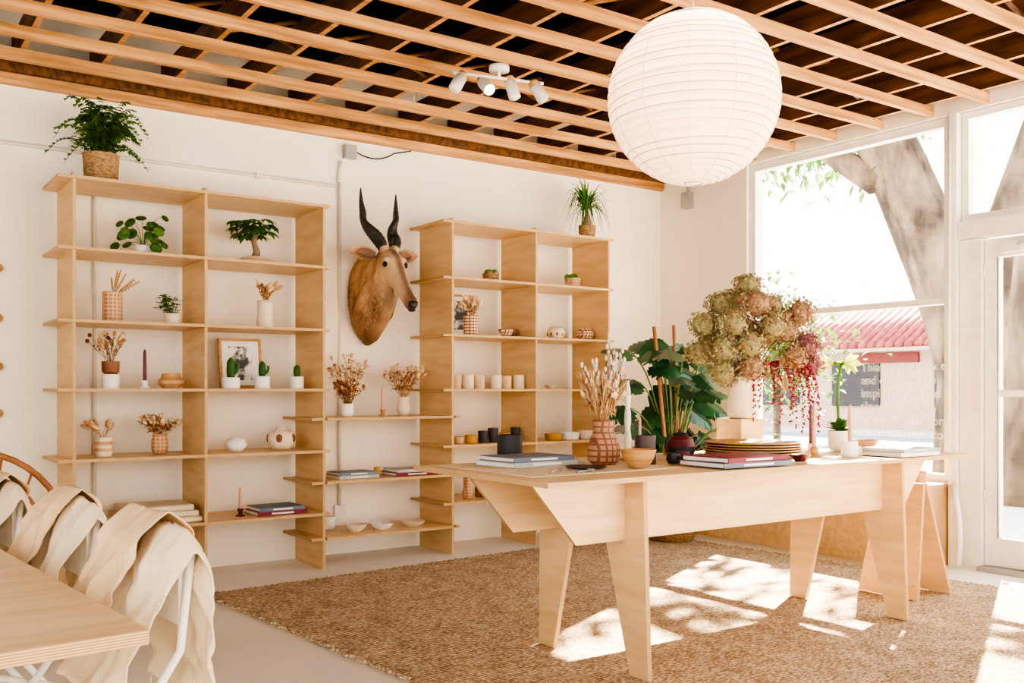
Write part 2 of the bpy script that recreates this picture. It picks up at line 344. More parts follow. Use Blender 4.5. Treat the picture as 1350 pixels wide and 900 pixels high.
def books(name,x,y,z,lst,rz=0):
    m=M();zz=z
    for (w,d,t,cm,off) in lst:
        r=rz+off
        m.box((x-w/2,y-d/2,zz),(x+w/2,y+d/2,zz+.003),cm,rz=r);m.box((x-w/2+.004,y-d/2+.004,zz+.003),(x+w/2-.004,y+d/2-.004,zz+t-.003),PAPERW,rz=r)
        m.box((x-w/2,y-d/2,zz+t-.003),(x+w/2,y+d/2,zz+t),cm,rz=r)
        v=Matrix.Rotation(r,3,'Z')@Vector((0,-d/2+.0005,0))
        m.box((x-w/2+v.x,y+v.y-.002,zz+.0005),(x+w/2+v.x,y+v.y+.002,zz+t-.0005),cm,rz=r)
        v=Matrix.Rotation(r,3,'Z')@Vector((0,-d/2-.002,0))
        m.box((x-w*.22+v.x,y+v.y-.0004,zz+t*.3),(x+w*.22+v.x,y+v.y+.0004,zz+t*.7),PAPERW,rz=r)
        zz+=t+.0005
    return m.obj(name)
def palm_frond(m,b,a,l,rise,droop,nl,ls,lw,mt,stemm=STEMG):
    b=Vector(b);d=Vector((math.cos(a),math.sin(a),0));tip=b+d*l+Vector((0,0,rise-droop));mid=b+d*l*.45+Vector((0,0,rise*1.2))
    P=bez(b,mid,tip,8);m.tube(P,.0015,stemm,4)
    for i in range(nl):
        t=.15+.85*i/nl;k=t*8;i0=min(int(k),7);p=P[i0].lerp(P[i0+1],k-i0)
        for sgn in(-1,1):
            sd=Vector((-math.sin(a),math.cos(a),0))*sgn+d*.4
            m.leaf(p,sd+Vector((0,0,R.uniform(-.3,.3))),ls*R.uniform(.7,1.2)*(1.1-t*.5),lw,mt,droop=.25,n=2)
# fern
m=M();x,y,z=1.31,6.2,zs(0)
vessel(m,x,y,z,[(.085,0),(.095,.03),(.1,.1),(.105,.185)],BASK,28);m.lathe([(.001,.16),(.1,.16)],(x,y,z),SOIL,20)
for i in range(74):
    a=R.uniform(0,2*pi);l=R.uniform(.12,.28)
    palm_frond(m,(x+R.uniform(-.04,.04),y+R.uniform(-.04,.04),z+.16),a,l*(1 if math.sin(a)<.3 else .7),R.uniform(.14,.42),R.uniform(.02,.25),12,.045,.03,R.choice([GREEN,GREEN2,GREEN2]))
m.obj('potted_fern')
# ponytail palm
m=M();x,y,z=5.12,6.2,zs(0)
vessel(m,x,y,z,[(.055,0),(.07,.06),(.072,.13)],BASK,24);m.lathe([(.001,.12),(.068,.12)],(x,y,z),SOIL,16)
m.tube([(x,y,z+.1),(x,y,z+.16),(x,y,z+.22),(x-.01,y,z+.27)],[.04,.038,.02,.015],BARK,10)
for i in range(140):
    a=R.uniform(0,2*pi);l=R.uniform(.14,.29)*(1 if math.sin(a)<.3 else .75);h=R.uniform(.05,.26);b=Vector((x-.01,y,z+.26));e=b+Vector((math.cos(a)*l,math.sin(a)*l*.8,max(-.19,h-R.uniform(.0,.42))));mid=b+Vector((math.cos(a)*l*.6,math.sin(a)*l*.6,h*1.3))
    P=bez(b,mid,e,6);sd=Vector((-math.sin(a),math.cos(a),0));vs=[];
    for k,p in enumerate(P): w=.009*(1-k/6.5);vs+=[p-sd*w,p+sd*w]
    m.add(vs,[(2*k,2*k+1,2*k+3,2*k+2) for k in range(6)],R.choice([GREEN,GREEN2]),True)
m.obj('potted_ponytail_palm')
# pilea
m=M();x,y,z=1.555,6.2,zs(1)
m.lathe([(.001,0),(.07,0),(.075,.012),(.06,.014),(.001,.014)],(x,y,z),TAN,20);vessel(m,x,y,z+.014,[(.045,0),(.055,.03),(.05,.05)],WHITE);m.lathe([(.001,.045),(.045,.045)],(x,y,z+.014),SOIL,14)
for i in range(24):
    a=R.uniform(0,2*pi);l=R.uniform(.05,.2);h=R.uniform(-.02,.2);c=Vector((x+math.cos(a)*l,y+math.sin(a)*l*.7,z+.06+h));m.tube(bez((x,y,z+.05),(x+math.cos(a)*l*.4,y+math.sin(a)*l*.3,z+.1+h),c,5),.0018,STEMG,4)
    r=R.uniform(.024,.040);q=Vector((math.cos(a)*.6-.2,math.sin(a)*.4-.8,.6)).to_track_quat('Z','Y').to_matrix();m.blob(c,(r,r,.003),R.choice([GREEN,GREEN,GREEN2]),12,4,q)
m.obj('potted_pilea')
# money tree
m=M();x,y,z=2.27,6.2,zs(1)
m.lathe([(.001,0),(.1,0),(.12,.03),(.112,.032),(.1,.02),(.001,.02)],(x,y,z),TAN,28);m.blob((x,y,z+.03),(.1,.09,.03),CREAM,16,6)
m.tube([(x,y,z+.03),(x+.012,y,z+.09),(x-.008,y,z+.15),(x,y,z+.2)],[.034,.024,.019,.02],BARK,8)
for i in range(30):
    a=R.uniform(0,2*pi);l=R.uniform(.03,.14);c=Vector((x+math.cos(a)*l,y+math.sin(a)*l,z+R.uniform(.2,.31)));m.tube(bez((x,y,z+.19),(x+math.cos(a)*l*.5,y+math.sin(a)*l*.5,c.z+.01),c,4),.002,STEMG,4)
    for k in range(6):
        b2=a+(k-2.5)*.62;m.leaf(c,(math.cos(b2),math.sin(b2),-.2),R.uniform(.05,.085),.03,R.choice([GREEN,GREEN2]),droop=.35)
m.obj('potted_money_tree')
# row 2
m=M();x,y,z=1.37,6.18,zs(2);vessel(m,x,y,z,cylp(.057,.185),CHKR)
for i in range(11):
    tip=Vector((x+R.uniform(-.02,.2),y+R.uniform(-.05,.05),z+R.uniform(.24,.37)));P=stem(m,(x,y,z+.14),tip,.0022,TWIG,.01)
    for k in range(6): m.blob(P[5].lerp(P[2],k/6),(.006,.006,.01),DRY,5,3)
m.obj('ceramic_vase_with_branches')
m=M();x,y,z=1.73,6.18,zs(2);pot_plant_base(m,x,y,z,.048,.07,CREAM,.052)
for i in range(46):
    a=R.uniform(0,2*pi);l=R.uniform(.02,.085);c=Vector((x-.03+math.cos(a)*l,y+math.sin(a)*l*.6,z+.07+R.uniform(0,.11)));m.tube([(x,y,z+.06),c],.0012,STEMG,3)
    for k in range(4): m.leaf(c,(R.uniform(-1,1),R.uniform(-1,1),.3),.03,.022,R.choice([GREEN,GREEN2]))
m.obj('potted_herb')
m=M();x,y,z=2.335,6.18,zs(2)
m.lathe([(.001,0),(.055,0),(.056,.01),(.056,.05),(.052,.1),(.05,.16),(.056,.185),(.05,.18),(.045,.1),(.05,.01),(.001,.01)],(x,y,z),CREAM,48,wob=lambda a,z:.03*math.cos(16*a))
bunch(m,x,y,z+.185,.12,.12,14,'tail');bunch(m,x,y,z+.185,.1,.08,8,'round');m.obj('ribbed_vase_with_dried_flowers')
# row 3
m=M();x,y,z=1.36,6.18,zs(3);m.lathe([(.001,0),(.05,0),(.052,.06),(.05,.085),(.035,.09),(.05,.1),(.052,.165),(.046,.165),(.04,.1),(.001,.09)],(x,y,z),lambda i:WHITE if i<3 else BROWN,24)
bunch(m,x,y,z+.165,.18,.14,12,'round');bunch(m,x,y,z+.165,.15,.11,8,'tail');m.obj('two_tone_vase_with_dried_flowers')
candle('taper_candle',1.56,6.18,zs(3),.24,WAXP,WHITE,.035,.012)
m=M();x,y,z=1.72,6.18,zs(3);m.lathe([(.001,0),(.05,0),(.078,.03),(.08,.05),(.06,.068),(.055,.095),(.05,.095),(.05,.06),(.001,.03)],(x,y,z),lambda i:TAN if i<3 else WOODB,28);m.obj('lidded_bowl')
ART=mat('sketch_print',(.75,.72,.67),.8,(.08,.08,.08),9,lo=.46,hi=.54)
def picture(name,x,y,z,w,h,tilt=.14):
    m=M();q=Matrix.Translation((x,y,z))@Matrix.Rotation(-tilt,4,'X')
    t=.018
    for a,b in [((-w/2,-.01,0),(-w/2+t,.01,h)),((w/2-t,-.01,0),(w/2,.01,h)),((-w/2+t,-.009,0),(w/2-t,.009,t)),((-w/2+t,-.009,h-t),(w/2-t,.009,h))]: m.box(a,b,WOODB,M4=q)
    m.box((-w/2+t,-.002,t),(w/2-t,.006,h-t),PAPERW,M4=q);m.box((-w*.27,-.004,h*.16),(w*.27,-.0025,h*.84),ART,M4=q)
    return m.obj(name)
picture('framed_sketch',2.215,6.30,zs(3)+.003,.29,.335);picture('framed_sketch',3.95,6.30,zs(2)+.003,.24,.33)
def cactus(x,z,r,h,ch,seed):
    m=M();y=6.12;pot_plant_base(m,x,y,z,r,h,WHITE)
    m.tube([(x,y,z+h*.8),(x,y,z+h+ch*.3),(x,y,z+h+ch*.8),(x,y,z+h+ch)],[r*.35,r*.45,r*.4,r*.1],GREEN,14,lambda a,t:1+.12*math.cos(7*a))
    if seed: m.tube(bez((x+r*.3,y,z+h+ch*.2),(x+r*.9,y,z+h+ch*.25),(x+r*.8,y,z+h+ch*.7),5),r*.18,GREEN,8)
    m.obj('potted_cactus')
cactus(2.08,zs(3),.057,.07,.13,1);cactus(2.29,zs(3),.05,.08,.1,1);cactus(2.53,zs(3),.046,.08,.08,0)
# row 4
m=M();x,y,z=1.32,6.18,zs(4);m.lathe([(.001,0),(.045,0),(.055,.03),(.05,.05),(.056,.07),(.05,.09),(.052,.115),(.045,.115),(.045,.02),(.001,.02)],(x,y,z),lambda i:[CREAM,CREAM,TAN,CREAM,TAN,CREAM,CREAM,CREAM,CREAM][i%9],24)
bunch(m,x,y,z+.115,.09,.115,16,'tail');m.obj('striped_vase_with_dried_flowers')
m=M();x,y,z=1.65,6.18,zs(4);vessel(m,x,y,z,[(.035,0),(.05,.03),(.05,.08),(.042,.125)],CHKR);bunch(m,x,y,z+.12,.12,.14,26,'leafy');m.obj('brown_vase_with_dried_flowers')
m=M();x,y,z=2.135,6.18,zs(4);m.lathe([(.001,0),(.04,0),(.068,.03),(.07,.05),(.055,.08),(.02,.09),(.018,.095),(.012,.09),(.001,.085)],(x,y,z),WHITE,28);m.obj('bud_vase')
def teapot(name,x,y,z,s,m1,m2,spout=True):
    m=M();m.lathe([(.001,0),(.06*s,0),(.09*s,.04*s),(.095*s,.075*s),(.08*s,.12*s),(.045*s,.14*s),(.05*s,.15*s),(.03*s,.16*s),(.001,.162*s)],(x,y,z),lambda i:m2 if i in(3,4,7) else m1,28)
    m.blob((x,y,z+.17*s),.014*s,m2)
    if spout: m.tube(bez((x+.08*s,y,z+.06*s),(x+.13*s,y,z+.07*s),(x+.14*s,y,z+.13*s),6),[.02*s,.018*s,.016*s,.014*s,.012*s,.011*s,.01*s],m1,10)
    P=[(x-.075*s+math.cos(a)*-.045*s,y,z+.085*s+math.sin(a)*.045*s) for a in [(-pi/2)+pi*i/8 for i in range(9)]];m.tube(P,.008*s,m1,8)
    return m.obj(name)
m=M();x,y,z=2.445,6.18,zs(4)
m.lathe([(.001,0),(.05,0),(.075,.02),(.09,.05),(.095,.08),(.085,.11),(.06,.13),(.036,.14),(.035,.155),(.028,.155),(.03,.13),(.001,.12)],(x,y,z),CREAM,32)
for k in range(5):
    a=-2.1+k*1.25;d=Vector((math.cos(a),math.sin(a),.1)).normalized();q=d.to_track_quat('Z','Y').to_matrix();m.blob((x+.086*math.cos(a),y+.086*math.sin(a),z+.08),(.024,.03,.012),BROWN,12,6,q)
m.obj('spotted_round_jar')
# row 5
m=M();z=zs(5)
for i,(w,mt) in enumerate([(.5,CREAM),(.46,LINEN),(.4,CREAM)]):
    zz=z+i*.038
    m.tube([(1.61-w/2,6.17,zz+.019),(1.61,6.17,zz+.019),(1.61+w/2,6.17,zz+.019)],.0185,mt,10)
    m.box((1.61-w/2,6.02,zz+.001),(1.61+w/2,6.33,zz+.018),mt);m.box((1.61-w/2,6.03,zz+.02),(1.61+w/2,6.33,zz+.037),mt)
    m.tube([(1.61-w/2,6.02,zz+.019),(1.61,6.02,zz+.019),(1.61+w/2,6.02,zz+.019)],.0185,mt,10)
m.obj('folded_blanket_stack')
candle('taper_candle',2.15,6.14,zs(5),.19,TERRA,MAROON,.03,.012)
books('book_stack',2.40,6.17,zs(5),[(.34,.26,.026,BKRED,0),(.31,.25,.024,BKBLUE,.03)])
# bridge shelf
m=M();x,y,z=2.925,6.18,bz(0);vessel(m,x,y,z,[(.04,0),(.048,.03),(.046,.09)],WHITE);bunch(m,x,y,z+.09,.34,.17,26,'leafy');bunch(m,x,y,z+.09,.16,.13,26,'round');m.obj('white_vase_with_dried_flowers')
candle('taper_candle',3.185,6.14,bz(0),.21,TERRA,WOODB,.03,.012)
m=M();x,y,z=3.375,6.18,bz(0);vessel(m,x,y,z,[(.03,0),(.05,.04),(.04,.11),(.05,.135)],CREAM);bunch(m,x,y,z+.13,.23,.20,34,'leafy');m.obj('cream_vase_with_dried_flowers')
books('book_stack',2.95,6.15,bz(1),[(.3,.24,.022,BKGREY,0),(.29,.22,.02,BKBLUE,.02)]);books('book_stack',3.4,6.15,bz(1),[(.34,.26,.024,BKRED,0),(.3,.24,.02,BKGREY,-.03)])
m=M();vessel(m,3.16,6.18,bz(1),[(.02,0),(.032,.02),(.02,.05),(.024,.06)],MUST);m.obj('small_vase')
def bowl(name,x,y,z,r,h,mt,mt2=None):
    m=M();vessel(m,x,y,z,[(r*.5,0),(r*.55,.004),(r*.85,h*.5),(r,h)],mt,28);return m.obj(name)
bowl('ceramic_bowl',2.96,6.12,bz(2),.08,.05,CREAM);bowl('ceramic_bowl',3.165,6.12,bz(2),.088,.045,WHITE);bowl('ceramic_bowl',3.415,6.12,bz(2),.095,.04,CREAM)
m=M();vessel(m,2.85,6.33,bz(2),[(.05,0),(.055,.04),(.05,.09)],WHITE);m.obj('small_planter')
# right unit items
m=M();x,y,z=4.14,6.18,zs(1);pot_plant_base(m,x,y,z,.06,.07,BASK,.065)
for k in range(7): m.blob((x+R.uniform(-.04,.04),y+R.uniform(-.03,.03),z+.075),(.025,.025,.028),STEMG,8,5)
m.obj('potted_succulent')
m=M();x,y,z=4.95,6.18,zs(1);pot_plant_base(m,x,y,z,.055,.085,CHKR,.066)
for k in range(7): m.blob((x+R.uniform(-.04,.04),y+R.uniform(-.03,.03),z+.09),(.022,.022,.035),GREEN2,8,5)
m.obj('potted_succulent')
m=M();x,y,z=3.92,6.12,zs(2);vessel(m,x,y,z,cylp(.058,.155),CHK);bunch(m,x,y,z+.15,.14,.1,14,'tail');bunch(m,x,y,z+.15,.12,.11,8,'leafy');m.obj('plaid_vase_with_dried_flowers')
bowl('ceramic_bowl',4.24,6.12,zs(2),.06,.06,CHK);
m=M();vessel(m,4.37,6.2,zs(2),[(.03,0),(.045,.03),(.03,.07)],BROWN);m.obj('small_vase')
for x in(4.775,5.08):
    m=M();m.lathe([(.001,0),(.04,0),(.072,.035),(.075,.06),(.05,.1),(.042,.098),(.06,.05),(.001,.01)],(x,6.18,zs(2)),CHK if x>5 else CREAM,28)
    if x<5:
        for k in range(9): a=k*.7;m.blob((x+.066*math.cos(a),6.18+.066*math.sin(a),zs(2)+.045),(.012,.012,.018),BROWN,8,5)
    m.obj('round_vase')
for i,x in enumerate([3.80,3.90,4.01,4.155,4.26,4.37]):
    m=M();vessel(m,x,6.15-.02*(i%2),zs(3),cylp(.044,.1+.006*(i%2)),CREAM if i%2 else DRYC);m.obj('ceramic_cup')
bowl('ceramic_bowl',4.70,6.15,zs(3),.05,.03,CREAM)
for x,r,h,mt in [(3.8,.05,.05,TAN),(3.92,.05,.06,MUST),(4.03,.04,.09,INDIGO),(4.12,.04,.11,INDIGO),(4.23,.045,.07,MUST),(4.33,.04,.11,DARK),(4.70,.07,.05,MUST),(4.87,.08,.06,WHITE),(5.04,.07,.07,CREAM)]:
    m=M();vessel(m,x,6.12,zs(4),cylp(r*.9,h,r),mt);m.obj('glazed_cup')
m=M();vessel(m,3.89,6.12,zs(5),[(.035,0),(.04,.05),(.03,.1),(.036,.19)],CHKR);m.obj('brown_bottle_vase')
m=M();pot_plant_base(m,4.1,6.2,zs(5),.08,.12,BASK);m.obj('woven_basket')
m=M();m.tube([(.72,6.47,2.0),(.72,6.47,.95)],.004,TWIG,5)
for z in(1.93,1.63,1.34,1.06): m.blob((.745,6.465,z),(.07,.02,.04),WOODB,14,8)
m.obj('wooden_wall_hanging')
# ------------------------------------------------------------------ antelope head
def loft(m,secs,mt,seg=28):
    vs=[]
    for c,sd,up in secs:
        c=Vector(c);sd=Vector(sd);up=Vector(up)
        for k in range(seg):
            a=2*pi*k/seg;vs.append(c+sd*math.cos(a)+up*math.sin(a))
    n=len(secs);fs=[(i*seg+k,i*seg+(k+1)%seg,(i+1)*seg+(k+1)%seg,(i+1)*seg+k) for i in range(n-1) for k in range(seg)]
    fs+=[tuple(range(seg))[::-1],tuple(range((n-1)*seg,n*seg))];m.add(vs,fs,mt,True)
AX=3.22
ant=empty('mounted_antelope_head')
m=M()
loft(m,[((AX,6.498,1.86),(.13,0,0),(0,.0,.30)),((AX,6.45,1.88),(.16,0,0),(0,.02,.33)),((AX,6.38,1.91),(.158,0,0),(0,.06,.30)),((AX,6.30,1.95),(.14,0,0),(0,.11,.24)),((AX,6.22,2.0),(.112,0,0),(0,.13,.18)),((AX,6.16,2.06),(.088,0,0),(0,.13,.12)),((AX,6.11,2.10),(.07,0,0),(0,.1,.08))],FUR)
n1=Vector((0,-.72,.69))
def hs(y,z,w,h): return ((AX,y,z),(w,0,0),n1*h)
loft(m,[hs(6.20,2.20,.03,.03),hs(6.17,2.165,.07,.07),hs(6.12,2.12,.084,.105),hs(6.06,2.06,.080,.112),hs(6.00,2.0,.064,.094),hs(5.94,1.94,.050,.074),hs(5.88,1.88,.042,.060),hs(5.83,1.83,.040,.054),hs(5.795,1.795,.042,.050),hs(5.77,1.77,.034,.038),hs(5.755,1.755,.014,.018)],FUR)
for s in(-1,1):
    m.blob((AX+s*.064,6.035,2.118),(.030,.04,.024),FUR,12,8);m.blob((AX+s*.05,6.10,2.02),(.035,.07,.07),FUR,12,8);m.blob((AX+s*.042,6.11,2.205),(.042,.042,.035),FUR,12,8)
    m.blob((AX+s*.022,5.785,1.815),(.022,.028,.022),FUR,10,6);m.blob((AX+s*.03,5.93,1.885),(.02,.05,.04),FUR,10,6)
    m.tube([(AX+s*.06,6.14,2.02),(AX+s*.10,6.25,1.92),(AX+s*.12,6.38,1.76),(AX+s*.07,6.46,1.64)],[.035,.05,.05,.03],FUR,12)
m.tube([(AX,6.05,1.93),(AX,6.12,1.80),(AX,6.25,1.68),(AX,6.38,1.60),(AX,6.47,1.56)],[.03,.045,.05,.055,.04],FUR,12)
ob=m.obj('head_and_neck',ant)
md=ob.modifiers.new('r','REMESH');md.mode='VOXEL';md.voxel_size=.008;md.use_smooth_shade=True
md=ob.modifiers.new('s','SMOOTH');md.factor=.5;md.iterations=4
# short coat: tufts of hair lying along the neck and cheeks
m=M();HA=mat('coat_hair_light',(.56,.36,.20),.95);HB=mat('coat_hair_dark',(.20,.10,.05),.95)
secs=[(6.46,1.88,.155,.32,.02),(6.38,1.91,.158,.30,.06),(6.30,1.95,.14,.24,.11),(6.22,2.0,.112,.18,.13),(6.16,2.06,.088,.12,.13)]
for k in range(5200):
    f=R.uniform(0,3.999);i=int(f);t=f-i;A_,B_=secs[i],secs[i+1];y,z,w,h,hy=[A_[q]*(1-t)+B_[q]*t for q in range(5)]
    a=R.uniform(0,2*pi);p=Vector((AX+w*1.0*math.cos(a),y+hy*math.sin(a),z+h*math.sin(a)))
    n_=Vector((math.cos(a)*h,0,math.sin(a)*w)).normalized();d=(Vector((0,.55,-.8))+n_*.22+Vector((R.uniform(-.2,.2),0,R.uniform(-.2,.2)))).normalized()
    if p.y>6.47 : continue
    sd=d.cross(n_).normalized()*.0016;L_=R.uniform(.018,.034);dark=.25+.6*max(0,(1.95-p.z)/.4)
    m.add([p-sd,p+sd,p+d*L_],[(0,1,2)],HB if R.random()<dark else HA,False)
m.obj('neck_hair',ant)
EARIN=mat('ear_inner',(.24,.14,.09),.9)
m=M()
for s in(-1,1):
    m.blob((AX+s*.082,6.018,2.082),(.014,.026,.021),BLACK,12,8)
    m.blob((AX+s*.026,5.756,1.795),(.011,.008,.014),BLACK,8,6)
    q=Vector((s*1,.1,.12)).normalized();b=Vector((AX+s*.07,6.16,2.16));n=10;sd=Vector((0,.25,1)).normalized();sd=(sd-q*sd.dot(q)).normalized();nn=q.cross(sd)*(1 if s<0 else -1)
    for sc_,off,mt in((1,0,EARF),(.72,-.005,EARIN)):
        vs=[]
        for i in range(n+1):
            t=i/n;w=.052*sc_*math.sin(pi*min(1,.12+t*.88))**.8
            for k in range(7):
                kk=(k-3)/3;vs.append(b+q*(.20*sc_*t+.01)+sd*w*kk+nn*(.028*(1-kk*kk)*math.sin(pi*min(1,.15+t*.85)))+Vector((0,off,0)))
        m.add(vs,[(i*7+k,i*7+k+1,(i+1)*7+k+1,(i+1)*7+k) for i in range(n) for k in range(6)],mt,True)
m.blob((AX,5.760,1.785),(.036,.020,.030),FURD,14,8)
m.blob((AX,5.778,1.748),(.027,.028,.013),FURD,12,6)
o2=m.obj('eyes_ears_and_nose',ant);md=o2.modifiers.new('t','SOLIDIFY');md.thickness=.002
m=M()
for s,tip in((-1,(3.09,6.30,2.66)),(1,(3.36,6.27,2.64))):
    b=Vector((AX+s*.045,6.11,2.20));t=Vector(tip);n=60;P=[]
    for i in range(n+1):
        k=i/n;p=b.lerp(t,k)+Vector((s*.03*math.sin(k*pi),.05*math.sin(k*pi),0))
        a=k*2.4*pi*s;p+=Vector((math.cos(a),math.sin(a),0))*.022*math.sin(min(1,k*1.6)*pi)
        P.append(p)
    m.tube(P,[.043*(1-i/n)**.8+.003 for i in range(n+1)],HORN,20,lambda a,t,s=s:1+.28*math.cos(2*a-s*t*13)*max(0,1-t*1.2)+.06*math.cos(t*130)*(1-t))
m.obj('horns',ant)
# ------------------------------------------------------------------ lantern
lan=empty('paper_globe_lantern')
LC=Vector((3.06,2.98,2.47));LR=.373
m=M();n=30;prof=[]
for i in range(n*4+1):
    ph=.1+(pi-.2)*i/(n*4);rib=.006*abs(math.sin(pi*i/4+0));prof.append(((LR-.006+rib)*math.sin(ph),-(LR-.006+rib)*math.cos(ph)))
m.lathe(prof,LC,LAMPP,96);m.obj('paper_shade',lan)
m=M()
RIB=mat('lantern_rib',(.45,.31,.22),.7);SEAM=mat('lantern_seam',(.74,.60,.50),.8)
for i in range(1,n):
    ph=.1+(pi-.2)*i/n;dz=R.uniform(-.003,.003)
    r=(LR-.004)*math.sin(ph);z=-(LR-.004)*math.cos(ph);tl=R.uniform(-.012,.012)
    m.tube([LC+Vector((r*math.cos(a),r*math.sin(a),z+dz+tl*math.cos(a))) for a in [2*pi*k/64 for k in range(65)]],.0016,RIB,4)
for k in range(12):
    a=2*pi*k/12+.2;m.tube([LC+Vector(((LR+.0)*math.sin(p)*math.cos(a),(LR+.0)*math.sin(p)*math.sin(a),-(LR+.0)*math.cos(p))) for p in [.1+(pi-.2)*j/40 for j in range(41)]],.0012,SEAM,4)
for rr,zz in ((.04,-LR+.004),(.04,LR-.004)): m.tube([LC+Vector((rr*math.cos(a),rr*math.sin(a),zz)) for a in [2*pi*k/24 for k in range(25)]],.003,GREY,6)
m.tube([LC+Vector((0,0,.05)),(LC.x,LC.y,3.12)],.003,WHITE,6);m.lathe([(.001,0),(.022,.01),(.022,.07),(.001,.07)],LC+Vector((0,0,.12)),WHITE,12)
m.tube([LC+Vector((-.04,0,LR)),LC+Vector((0,0,.16)),LC+Vector((.04,0,LR))],.0015,GREY,4)
m.obj('ribs_and_cord',lan)
BULB=mat('bulb_glow',(1,.9,.75),.5,emit=(1,.82,.6),estr=25)
m=M();m.blob(LC+Vector((0,0,.17)),.035,BULB,14,8);m.obj('bulb',lan)
def point(name,loc,w,col,r=.05):
    l=bpy.data.lights.new(name,'POINT');l.energy=w;l.color=col;l.shadow_soft_size=r;o=bpy.data.objects.new(name,l);o.location=loc;sc.collection.objects.link(o);return o
o=point('lantern_bulb_light',LC+Vector((0,-.05,.20)),18,(1,.8,.6),.03);o.parent=lan
# ------------------------------------------------------------------ track light
tr=empty('track_spotlight')
m=M();c=Vector((3.18,4.66,3.1));ang=-.25;ax=Vector((math.cos(ang),math.sin(ang),0))
m.lathe([(.001,0),(.06,0),(.06,-.03),(.001,-.03)],c,METALW,24);m.tube([c-Vector((0,0,.03)),c-Vector((0,0,.07))],.01,METALW,8)
m.tube([c-ax*.28-Vector((0,0,.07)),c+ax*.28-Vector((0,0,.07))],.009,METALW,8)
dirs=[(-.55,-.2,-.8),(-.05,-.75,-.65),(.1,-.3,-.95),(.5,-.25,-.85)]
for i,dd in enumerate(dirs):
    b=c+ax*(-.25+.166*i)-Vector((0,0,.07));d=Vector(dd).normalized()
    k=b+Vector((0,0,-.05));m.tube([b,k],.006,METALW,6);m.blob(k,.012,WOODB)
    m.tube([k-d*.04,k-d*.038,k+d*.06,k+d*.062],[.025,.036,.036,.036],METALW,18);m.tube([k-d*.07,k-d*.04],[.028,.034],WOODB,16)
    m.tube([k+d*.0625,k+d*.07],[.031,.024],BULB if i==1 else WHITE,16)
m.obj('rail_and_heads',tr)
# ------------------------------------------------------------------ rug
m=M();th=math.radians(4.5);A=Vector((1.76,5.60));ux=Vector((math.cos(th),math.sin(th)));uy=Vector((math.sin(th),-math.cos(th)))
nx,ny=110,140;W,L=3.75,4.7;vs=[]
for j in range(ny+1):
    for i in range(nx+1):
        e=.008*math.sin(i*2.1)+.006*math.sin(i*5.3) if j in(0,ny) else 0;e2=.012*math.sin(j*1.9)+.008*math.sin(j*4.7) if i in(0,nx) else 0
        p=A+ux*(W*i/nx+e2)+uy*(L*j/ny+e);vs.append((p.x,p.y,.014+.002*noise.noise(Vector((p.x*6,p.y*6,0)))))
m.add(vs,[(j*(nx+1)+i,(j+1)*(nx+1)+i,(j+1)*(nx+1)+i+1,j*(nx+1)+i+1) for j in range(ny) for i in range(nx)],JUTE,True)
ring=[i for i in range(nx+1)]+[(j)*(nx+1)+nx for j in range(1,ny+1)]+[ny*(nx+1)+i for i in range(nx-1,-1,-1)]+[j*(nx+1) for j in range(ny-1,0,-1)]
rv=[vs[i] for i in ring];n=len(rv);m.add(rv+[(v[0],v[1],.001) for v in rv],[(i,(i+1)%n,(i+1)%n+n,i+n) for i in range(n)],JUTE,False)
for i in ring:
    v=vs[i];m.blob((v[0],v[1],.010),(.016,.016,.008),JUTE,7,4)
m.obj('jute_rug')
# ------------------------------------------------------------------ display table
m=M();TZ=.86
m.box((2.12,2.79,TZ-.02),(4.98,3.79,TZ),PLYX,EDGE)
ap=[(2.20,TZ-.0205),(4.90,TZ-.0205),(4.68,.575),(2.43,.575)]
for y in(3.02,3.46): m.prism(ap,'Y',y-.01,y+.01,PLYX,EDGE)
leg=[(2.90,TZ-.0205),(2.87,.018),(2.98,.018),(3.13,.55),(3.37,.55),(3.50,.018),(3.61,.018),(3.60,TZ-.0205)]
for x in(2.70,4.50): m.prism(leg,'X',x-.011,x+.011,PLY,EDGE)
m.obj('plywood_display_table',bevel=.0015)
m=M()
for s,xx in((-1,4.95),(1,5.28)):
    top=5.12+s*.012;vsb=[(xx,3.10,.02),(xx,3.48,.02),(top,3.44,.66),(top,3.16,.66)]
    n0=Vector((.02,0,0));q=[Vector(v) for v in vsb];a=q+[v+n0 for v in q];m.add(a,[(0,1,2,3),(7,6,5,4)],PLY,False);m.add(a,[(0,4,5,1),(1,5,6,2),(2,6,7,3),(3,7,4,0)],EDGE,False)
m.tube([(5.12,3.18,.65),(5.12,3.42,.65)],.012,GREY,8)
for k in range(5):
    t=.12+.18*k
    for yy in(3.13+.035*t,3.45-.035*t): m.blob((4.95+(5.108-4.95)*t-.004,yy,.016+.644*t),.005,GREY,6,4)
m.obj('plywood_a_frame_board')
m=M();m.box((5.88,3.68,.0),(6.245,6.45,.54),PLYX,EDGE);m.box((5.86,3.665,.54),(6.245,6.45,.56),PLYX,EDGE);m.obj('plywood_window_bench')
for i,(x,y) in enumerate([(5.98,3.74),(5.98,3.86),(5.99,3.98)]):
    m=M();vessel(m,x,y,.561,[(.045,0),(.055,.02),(.05,.05),(.056,.09)],WOODB if i%2 else TAN);m.obj('wooden_bowl')
m=M();m.tube(bez((6.2,3.62,.55),(6.12,3.5,.3),(6.16,3.56,.02),8),.02,METALW,8);m.obj('white_hose')
